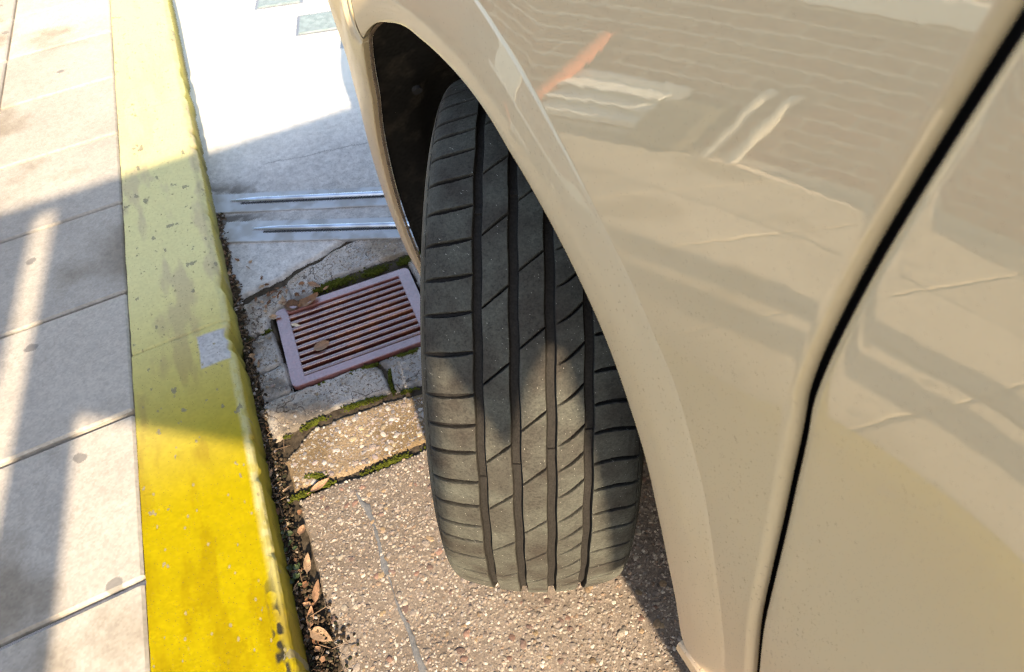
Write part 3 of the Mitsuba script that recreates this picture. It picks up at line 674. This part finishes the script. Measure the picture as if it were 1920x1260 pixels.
put('front_fender', ply(surf(F), 'mat_paint', smooth=28), car)
# front bumper corner beyond the seam
bump_outer = Polygon([tuple(C0), (.2545, .6376), (.285, .6447), (.3154, .6574), (.46, .761), (.72, .66), (.80, .45), (.78, .25), (.45, .19), (.2, .16)]).buffer(0)
ph_b = np.r_[np.linspace(131.0, 137, 40), np.linspace(137.4, 212, 170)]
B = panel(ph_b, np.array([ray_out(bump_outer, p_) for p_ in ph_b]))
put('bumper_corner', ply(surf(B), 'mat_paint', smooth=28), car)
# dirty flange just inside the lip
def flange(ph):
    rl = R_LIP(ph); y, z = yz(ph, rl + .0012); x = SIDE(y, z) - _fl(0)
    y2, z2 = yz(ph, rl - .0008)
    A = np.stack([np.stack([x + .0078, y, z], -1), np.stack([x + .0082, y2, z2], -1), np.stack([x + .0115, y2, z2], -1), np.stack([x + .0125, *yz(ph, rl + .012)], -1)], 1)
    return surf(A)
put('arch_flange', ply(flange(np.linspace(4.8, 212, 240)), 'mat_flange', smooth=30), car)
# wheel housing
ph = np.linspace(6, 214, 120)
def ring(x, r): 
    y, z = yz(ph, r); return np.stack([np.full_like(ph, x) if np.ndim(x) == 0 else x, y, z], -1)
rl = R_LIP(np.clip(ph, 4.7, 212))
yl, zl = yz(ph, rl + .010); xl = SIDE(yl, zl) + .010
lin = np.stack([np.stack([xl, yl, zl], -1), ring(.06, rl + .022), ring(.10, .40 + .02 * np.sin(np.radians(ph) * 7)), ring(.25, np.full_like(ph, .415)), ring(.42, np.full_like(ph, .41)), ring(.46, np.full_like(ph, .36)), ring(.465, np.full_like(ph, .05))], 1)
put('arch_liner', ply(surf(lin), 'mat_liner', smooth=40), car)
for a_, x_ in ((150, .055), (178, .07), (195, .06), (120, .09)):
    y, z = yz(a_, float(R_LIP(a_)) + .006); b_ = trimesh.creation.cylinder(.007, .006, sections=14)
    d_ = np.array([0, math.cos(math.radians(a_)), -math.sin(math.radians(a_))]); b_.apply_transform(trimesh.geometry.align_vectors([0, 0, 1], d_)); b_.apply_translation((x_, y, z))
    put('liner_clip', ply(b_, 'mat_darkplastic', smooth=30), car)
# sill piece below the fender, shut line and doors
ys = np.linspace(-2.25, -.421, 60); 
prof = [(.004, .3800), (-.0085, .3788), (-.0105, .3765), (-.0100, .360), (-.0085, .352), (-.004, .3485), (.004, .3490)]
rows = []
for y in ys:
    t = (y + .421) / -.06
    lift = .178 * max(0, min(-(y + .421), .075)) 
    rows.append([(x, y, z + lift * (1 if z > .37 else .35) - (.0 if z > .37 else 0)) for x, z in prof])
sill = np.array(rows)
endc = np.vstack([sill[-1], sill[-1].mean(0)]); ef = np.array([[j, j + 1, len(prof)] for j in range(len(prof) - 1)])
put('sill', ply(surf(sill), 'mat_paint', smooth=25), car)
def door(y_front, y_rear, zb=.392, zt=.95, gap=.0064, n=70):
    z = np.linspace(zb, zt, n); rows = []
    for zz in z:
        yf = y_front(zz) - gap; yr = y_rear(zz)
        t = np.unique(np.r_[0, .0008, .002, .0035, .006, np.linspace(.012, (yf - yr) - .012, 40), (yf - yr) - .004, yf - yr])
        t = np.r_[t[:5], np.linspace(.012, (yf - yr) - .012, 40), (yf - yr) - .004, yf - yr]
        y = yf - t; x = SIDE(y, zz) + .0045 * np.clip(1 - t / .007, 0, 1) ** 2 + .004 * np.clip(1 - (yf - yr - t) / .006, 0, 1) ** 2 - .004 * np.exp(-((zz - .50) / .05) ** 2) * S1(t, .15, .5)
        row = np.stack([x, y, np.full_like(y, zz)], -1)
        rows.append(np.vstack([[x[0] + .018, yf, zz], row, [x[-1] + .02, yr, zz]]))
    R_ = np.array(rows)
    return surf(R_)
dk = put('front_door', ply(door(gapy, lambda z: -1.46 + 0 * z), 'mat_paint', smooth=28), car)
jz_ = np.linspace(.36, .97, 40)
put('dark_gap_strip', ply(surf(np.stack([np.stack([SIDE(gapy(jz_) + d_, jz_) + .026, gapy(jz_) + d_, jz_], -1) for d_ in (-.03, .03)], 1)), 'mat_gap'), car)  # near-black strip, stands in for the shade deep in the door gap
put('rear_door', ply(door(lambda z: -1.46 + 0 * z, lambda z: -2.24 - .0 * z), 'mat_paint', smooth=28), car)
for y in (-1.30, -2.08):
    hd = tube([(SIDE(y, .84) + .01, y - .10, .84), (SIDE(y, .84) - .03, y - .08, .845), (SIDE(y, .84) - .032, y + .06, .845), (SIDE(y, .84) + .01, y + .09, .84)], .011, 8)
    put('door_handle', ply(hd, 'mat_paint_plain', smooth=50), car)
# body shell behind the panels (hood, nose, tail, far side), cut for the four wheels
silh = Polygon([(-3.28, .45), (-3.30, .75), (-3.2, .95), (-.42, .952), (.10, .925), (.50, .845), (.72, .74), (.80, .60), (.80, .40), (.74, .30), (.40, .27), (-2.2, .335), (-3.1, .33)]).buffer(-.03).buffer(.03, quad_segs=5)
plan = Polygon([(.075, -1.0), (.075, .30), (.13, .52), (.30, .70), (.60, .79), (1.2, .79), (1.50, .70), (1.67, .52), (1.74, .2), (1.76, -2.9), (1.60, -3.24), (1.2, -3.3), (.6, -3.3), (.16, -3.22), (.012, -2.95), (.004, -2.25), (.075, -2.2)]).buffer(-.03).buffer(.03, quad_segs=5)
def extr(poly, h):
    return m3.Manifold.extrude(m3.CrossSection([np.array(shapely.geometry.polygon.orient(poly, 1.0).exterior.coords)[:-1]]), h)
A_ = extr(silh, 2.2).transform(np.array([[0, 0, 1, -.2], [1, 0, 0, 0], [0, 1, 0, 0.0]]))
B_ = extr(plan, 2.0)
shell = A_ ^ B_
for yy_ in (-.008, -2.62):
    for x0_, h_ in ((-.1, .575), (1.32, .6)):
        cyl = m3.Manifold.cylinder(h_, .425, .425, 64).transform(np.array([[0, 0, 1, x0_], [1, 0, 0, yy_], [0, 1, 0, .344]]))
        shell = shell - cyl
put('body_shell', ply(man2tm(shell), 'mat_paint_plain', smooth=35), car)
gh_ = [(x, y, .945) for x in (.14, 1.66) for y in (-.62, -3.05)] + [(x, y, 1.46) for x in (.34, 1.46) for y in (-1.42, -2.75)]
put('window_glass', ply(hull(gh_), 'mat_glass_dark'), car)
rf = hull([(x, y, z) for z, e in ((1.452, .02), (1.49, -.05)) for x in (.34 - e, 1.46 + e) for y in (-1.40 + e, -2.78 - e)])
put('roof', ply(rf, 'mat_paint_plain', smooth=30), car)
for x in (0, 1):
    m_ = lambda v: v if x == 0 else 1.8 - v
    for a, b in (((.12, -.60, .95), (.335, -1.40, 1.465)), ((.135, -1.47, .95), (.335, -1.55, 1.465)), ((.13, -2.45, .95), (.335, -2.35, 1.465)), ((.14, -3.06, .95), (.335, -2.76, 1.465))):
        put('pillar', ply(tube([(m_(a[0]), a[1], a[2]), (m_(b[0]), b[1], b[2])], .024, 8), 'mat_paint_plain', smooth=50), car)
    my = m3.Manifold.batch_hull([m3.Manifold.sphere(.05, 24).translate([m_(.02), -.80, 1.05]), m3.Manifold.sphere(.055, 24).translate([m_(-.07), -.83, 1.04]), m3.Manifold.sphere(.04, 24).translate([m_(.05), -.74, 1.0])])
    put('door_mirror', ply(man2tm(my), 'mat_paint_plain', smooth=50), car)
    hl = hull([(m_(.17), .60, .60), (m_(.17), .60, .70), (m_(.32), .76, .62), (m_(.32), .74, .70), (m_(.50), .82, .61), (m_(.5), .79, .67), (m_(.24), .55, .74)])
    put('headlight', ply(hl, 'mat_lamp', smooth=30), car)
    tl = hull([(m_(.02), -3.0, .72), (m_(.02), -3.0, .86), (m_(.2), -3.27, .72), (m_(.2), -3.25, .86), (m_(.35), -3.31, .75), (m_(.35), -3.30, .84)])
    put('tail_light', ply(tl, 'mat_redlamp', smooth=30), car)
put('grille', ply(rbox(.62, 1.18, .74, .812, .50, .62, .02), 'mat_darkplastic'), car)

# wheels ---------------------------------------------------------------
RT = .33
def crown(u):
    a = np.abs(u)
    return np.interp(a, _cu, _cR)
_cu = np.r_[np.linspace(0, .076, 20), .084, .0895, .0935, .0965, .0985, .1000]
_cR = np.r_[RT - 1.85 * np.linspace(0, .076, 20) ** 2, .3168, .3142, .3110, .3072, .3030, .2985]
SIDEW = [(.1025, .288), (.1040, .275), (.1045, .262), (.1035, .248), (.1005, .234), (.0955, .222), (.0890, .213), (.080, .208)]
def ext(l, step_lo, step_hi, lo=-60, hi=120):
    l = sorted(l)
    while l[0] > lo: l.insert(0, l[0] - step_lo)
    while l[-1] < hi: l.append(l[-1] + step_hi)
    return np.array(l)
LS = ext([-1.6, 5.5, 11.1, 15.4, 20.3, 25.3, 30.9, 35.6, 40.5, 47.1, 53.3, 59, 64.8, 70.5, 76.2, 81.8, 86.8, 91.1], 5.6, 5.6)
R2 = ext([8.8, 19.9, 29.2, 42.1, 53.7, 65.1, 76.0], 11.2, 11.2)
R3 = ext([6.1, 14.6, 25.3, 34.8, 47.5, 59.1], 10.4, 11.4)
R4 = ext([7.9, 12.4, 17.2, 22.6, 27.7, 32.2, 38.8, 45, 51.1, 56.5], 5.3, 5.7)
RS = ext([-5.5, 1.1, 7.4, 13.4, 18, 23.3, 28.5, 33.9, 38.6, 43.8], 5.6, 5.6)
GU = (-.0472, -.0157, .0153, .0482)
def tread_depth(TH, U):
    """(depth below the crown, groove mask) over degrees and metres."""
    D = np.zeros_like(TH)
    def sm(d, hw, e=.0007): return np.clip((hw + e - d) / (2 * e), 0, 1)
    for gu, hw in zip(GU, (.0039, .0041, .0042, .0039)):
        wob = .0004 * np.sin(np.radians(TH) * 32)
        g_ = sm(np.abs(U - gu - wob), hw)
        floor = np.full_like(TH, .0068)
        for c in (29.5, -61, 120, 74): floor = np.where(np.abs(TH - c - gu * 90) < .55, .0050, floor)
        D = np.maximum(D, g_ * floor)
    rad = RT * math.pi / 180                       # metres per degree
    def near(th, lst):
        i = np.clip(np.searchsorted(lst, th), 1, len(lst) - 1)
        a, b = th - lst[i - 1], th - lst[i]
        return np.where(np.abs(a) < np.abs(b), a, b)
    # left shoulder: broad wedge cuts from the sidewall to just short of the first groove
    m = (U > -.097) & (U < -.0492)
    t = (U + .0492) / (-.0925 + .0492)
    th = TH + .22 * np.sin(np.pi * np.clip(t, 0, 1)) + .50 * t
    hw = np.interp(t, [0, .06, .25, .7, 1.0, 1.1], [.0004, .0010, .0017, .0021, .0015, .0008])
    d = sm(np.abs(near(th, LS)) * rad, hw, .0004) * np.interp(t, [0, .1, .8, 1.0, 1.1], [.002, .0052, .0048, .0030, .0010]) * m
    D = np.maximum(D, d)
    # rib 2 and rib 3: long diagonal sipes
    for lst, u0, u1, hw, sl in ((R2, -.0430, -.0198, .00095, 3.3), (R3, -.0113, .0111, .0008, 3.2)):
        m = (U > u0) & (U < u1); t = (U - u0) / (u1 - u0)
        h = hw * np.interp(t, [0, .12, .5, .7, 1], [.6, .8, .75, 1.25, .9])
        D = np.maximum(D, sm(np.abs(near(TH - sl * t, lst)) * rad, h, .00035) * .0058 * m)
    # rib 4: tighter, fading diagonal sipes
    m = (U > .0205) & (U < .0446); t = (U - .0205) / .0241
    hw = np.interp(t, [0, .15, .5, .8, 1], [.0003, .0006, .0011, .0014, .0012])
    D = np.maximum(D, sm(np.abs(near(TH - 3.4 * t + .35 * np.sin(np.pi * t), R4)) * rad, hw, .00035) * np.interp(t, [0, .2, .5, 1], [.001, .003, .0055, .006]) * m)
    # right shoulder
    m = (U > .0522) & (U < .097); t = (U - .0522) / .042
    hw = np.interp(t, [0, .1, .6, 1, 1.1], [.0006, .0013, .0017, .0012, .0006])
    D = np.maximum(D, sm(np.abs(near(TH - .5 * np.sin(np.pi * np.clip(t, 0, 1)), RS)) * rad, hw, .0004) * np.interp(t, [0, .1, .8, 1.0, 1.1], [.002, .0052, .0045, .0025, .0008]) * m)
    # dashes and a ridge on the shoulders, wear on the lands
    for s in (-1, 1):
        e = np.abs(U - s * .0952)
        dash = ((TH * 1.0) % 5.7) < 4.2
        D = np.maximum(D, sm(e, .0006, .0003) * .0012 * dash)
        D = D - sm(np.abs(U - s * .0988), .0006, .0003) * .0009
    return D
def tyre_mesh(fine=True):
    if fine:
        th = np.unique(np.r_[np.arange(-42, 108, .12), np.arange(108, 318.01, 1.0)])
        ul = np.unique(np.r_[np.arange(-.1, .1001, .0012), *[np.arange(g_ - .0056, g_ + .0057, .00040) for g_ in GU], *[s * np.arange(.0940, .1, .00035) for s in (-1, 1)]])
    else:
        th = np.arange(-42, 318.01, 2.0); ul = np.unique(np.r_[np.linspace(-.1, .1, 30), *[np.array([g_ - .0044, g_ - .0035, g_ + .0035, g_ + .0044]) for g_ in GU]])
    TH, U = np.meshgrid(th, ul, indexing='ij')
    if fine:
        D = tread_depth(TH, U)
    else:
        D = sum((np.abs(U - g_) < .0036) * .0068 for g_ in GU)
    Rr = crown(U) - D
    land = np.clip(1 - D / .0035, 0, 1)
    # the contact patch is squashed flat on the ground
    def pos(TH, U, Rr):
        a = np.radians(TH)
        return np.stack([U, -Rr * np.cos(a), Rr * np.sin(a)], -1)
    X = pos(TH, U, Rr)
    flat = -(RT - .0085)
    X[..., 2] = np.where(X[..., 2] < flat, flat + (X[..., 2] - flat) * .04, X[..., 2])
    tread = surf(X, True); uvt = np.stack([land.ravel(), land.ravel() * 0], -1)
    sides = []
    for s in (-1, 1):
        pr = np.array([(.1, .2985)] + SIDEW); fu, fR = [], []
        tt = np.linspace(0, 1, 60 if fine else 20); pu = np.interp(tt, np.linspace(0, 1, len(pr)), pr[:, 0]); pR = np.interp(tt, np.linspace(0, 1, len(pr)), pr[:, 1])
        pu = pu + .0008 * (np.abs(pR - .288) < .0025) + .0008 * (np.abs(pR - .235) < .002)
        th2 = np.arange(-42, 318.01, 1.0 if fine else 4.0)
        TH2, PU = np.meshgrid(th2, pu * s, indexing='ij'); PR = np.broadcast_to(pR, TH2.shape)
        Y = pos(TH2, PU, PR); Y[..., 2] = np.where(Y[..., 2] < flat, flat, Y[..., 2])
        bul = np.exp(-((((TH2 + 90 + 180) % 360 - 180) / 22.0) ** 2)) * .006 * np.sin(np.pi * tt)[None]
        Y[..., 0] += s * bul
        sides.append(surf(Y, s > 0))
    return tread, uvt, cat(sides)
def rim_mesh():
    pr = np.array([(-.082, .206), (-.088, .214), (-.086, .198), (-.06, .192), (0, .180), (.06, .192), (.086, .198), (.088, .214), (.082, .206)])
    th = np.linspace(0, 2 * np.pi, 73)
    X = np.stack([np.broadcast_to(pr[:, 0], (73, len(pr))), np.cos(th)[:, None] * pr[:, 1], np.sin(th)[:, None] * pr[:, 1]], -1)
    return surf(X)
def spokes_mesh():
    ms = []
    for i in range(5):
        s = hull([(x, y, z) for x, y, z in [(-.075, -.016, .195), (-.075, .016, .195), (-.06, -.018, .195), (-.06, .018, .195), (-.060, -.026, .03), (-.060, .026, .03), (-.04, -.026, .03), (-.04, .026, .03)]])
        ms.append(move(s, rx=i * 2 * math.pi / 5))
    h = trimesh.creation.cylinder(.045, .03, sections=32); h.apply_transform(trimesh.transformations.rotation_matrix(math.pi / 2, [0, 1, 0])); h.apply_translation((-.05, 0, 0)); ms.append(h)
    return cat(ms)
def disc_mesh():
    h = trimesh.creation.cylinder(.14, .022, sections=48); h.apply_transform(trimesh.transformations.rotation_matrix(math.pi / 2, [0, 1, 0])); h.apply_translation((.03, 0, 0)); return h
def wheel(cx, cy, cz, steer, camber, fine, name='wheel', flipx=False):
    ax = np.array([math.cos(steer) * math.cos(camber), -math.sin(steer) * math.cos(camber), math.sin(camber)]); fw = np.array([math.sin(steer), math.cos(steer), 0]); up = np.cross(ax, fw)
    M = np.eye(4); M[:3, 0], M[:3, 1], M[:3, 2], M[:3, 3] = ax, fw, up, (cx, cy, cz)
    if flipx: M = M @ np.diag([-1, -1, 1, 1.0])
    k = key_for(f'{car}__{name}'); labels[k] = {}
    tr, uvt, sd = tyre_mesh(fine)
    tr.apply_transform(M); sd.apply_transform(M)
    scene[k + '__tyre_tread'] = ply(tr, 'mat_rubber', uv=uvt)
    scene[k + '__sidewall'] = ply(sd, 'mat_sidewall', smooth=30)
    for nm, ms, mt in (('rim', rim_mesh(), 'mat_alloy'), ('spokes', spokes_mesh(), 'mat_alloy'), ('brake_disc', disc_mesh(), 'mat_steel_plain')):
        ms.apply_transform(M); scene[f'{k}__{nm}'] = ply(ms, mt, smooth=30)
    return k
wk_ = wheel(.0667, 0.0, .3217, .479, -.0324, True)
labels[wk_] = {'label': 'dusty front wheel turned so that its tread faces the camera'}
wheel(.115, -2.62, .3217, 0, 0, False); wheel(1.68, 0, .3217, .40, 0, False, flipx=True); wheel(1.68, -2.62, .3217, 0, 0, False, flipx=True)
for k in [k for k in labels if k.startswith(car + '__') and not labels[k]]: del labels[k]

# ------------------------------------------------------------------ brick wall along the pavement (mirrored in the paint)
wx = -1.50
def wply(m, b, **k):
    # the wall stands turned a little towards the car
    m = move(m, (-wx, -.6, 0)); return ply(move(m, (wx - .06, .6, 0), math.radians(-12)), b, **k)
bw = thing('brick_wall', 'red brick wall along the back of the pavement', 'wall')
put('mortar', wply(rbox(wx - .10, wx - .006, -1.6, 3.6, .0, 1.135, .003), 'mat_mortar'), bw)
gb = np.random.default_rng(12); cnt = 0; rest = []
bl, bh, j_ = .200, .040, .009
for r in range(21):
    z0 = .105 + r * (bh + j_)
    y = -1.6 + (.113 if r % 2 else 0)
    while y + bl < 3.6:
        m_ = rbox(wx - .05, wx + gb.uniform(-.001, .001), y, y + bl, z0, z0 + bh, .003)
        if cnt < 295 and z0 < .98 and 0.1 < y < 3.1: put('brick', wply(m_, f'mat_brick_{gb.integers(0, 4)}'), bw); cnt += 1
        else: rest.append(m_)
        y += bl + j_
put('brick', wply(cat(rest), 'mat_brick_1'), bw, kind='stuff')
# what hangs on it
lv = thing('louvre_vent', 'pale louvred vent low on the brick wall', 'vent')
vy0, vy1, vz0, vz1 = 1.14, 1.54, .125, .315
fr_ = [rbox(wx + .002, wx + .03, vy0, vy0 + .03, vz0, vz1), rbox(wx + .002, wx + .03, vy1 - .03, vy1, vz0, vz1), rbox(wx + .002, wx + .029, vy0 + .031, vy1 - .031, vz0, vz0 + .025), rbox(wx + .002, wx + .029, vy0 + .031, vy1 - .031, vz1 - .025, vz1)]
put('frame', wply(cat(fr_), 'mat_louvre'), lv)
put('back', wply(rbox(wx + .001, wx + .004, vy0 + .02, vy1 - .02, vz0 + .02, vz1 - .02, .0005), 'mat_gap'), lv)
for i in range(3):
    put('slat', wply(move(rbox(-.03, .03, vy0 + .033, vy1 - .033, -.006, .006, .002), (wx + .028, 0, vz0 + .045 + i * .052), 0, 0, math.radians(38)), 'mat_louvre'), lv)
tag(put('meter_box', wply(rbox(wx + .002, wx + .10, .99, 1.14, .10, .27, .006), 'mat_greybox')), 'dark grey meter box at the foot of the brick wall', 'box')
for i, y in enumerate((.94, .865)):
    tag(put('drain_pipe', wply(tube([(wx + .03, y, .085), (wx + .03, y, .33), (wx + .01, y, .36)], .016, 12), 'mat_whitepipe', smooth=50)), ('white pipe against the brick wall, next to the meter box', 'white pipe against the brick wall, farther from the meter box')[i], 'pipe')
tag(put('orange_post', wply(tube([(wx + .04, 1.50, .085), (wx + .04, 1.50, .46)], .024, 14), 'mat_orange', smooth=50)), 'orange painted post standing against the brick wall', 'post')
pb = thing('wall_panel', 'white panel with a grey ledge on the brick wall', 'panel')
put('panel', wply(rbox(wx + .002, wx + .03, 1.30, 1.56, .745, 1.10, .004), 'mat_whitepipe'), pb)
put('ledge', wply(rbox(wx + .002, wx + .07, .3, 1.60, .66, .735, .004), 'mat_louvre'), pb)

# unseen sheet on posts behind the viewer, shaped to shade the drain and tyre
bn = thing('unseen_shade_caster', 'unseen grey sheet on two posts, placed to shade the drain and the upper tyre', 'banner')
outline = Polygon([(-.90, 1.20), (-.52, 1.01), (-.300, .965), (-.250, 1.27), (-.213, 1.145), (-.175, 1.22), (-.148, 1.25), (-.137, .90), (.10, .90), (.10, 1.62), (-.90, 1.62)])  # lower edge cut so that its shade falls in a wedge on the tread
cv = trimesh.creation.extrude_polygon(outline, .004, engine='earcut')
cv.apply_transform(np.array([[1, 0, 0, 0], [0, 0, 1, -1.2], [0, 1, 0, 0], [0, 0, 0, 1.0]])); cv.invert()
put('shade_sheet', ply(cv, 'mat_shade_sheet'), bn)
for x in (-1.07, -.92):
    put('post', ply(rbox(x - .05, x + .05, -1.26, -1.21, .075, 1.66, .004), 'mat_steel_plain'), bn)  # out of view, placed for the dark bands mirrored in the fender
put('arm', ply(rbox(-1.13, .10, -1.208, -1.19, 1.625, 1.66, .004), 'mat_steel_plain'), bn)
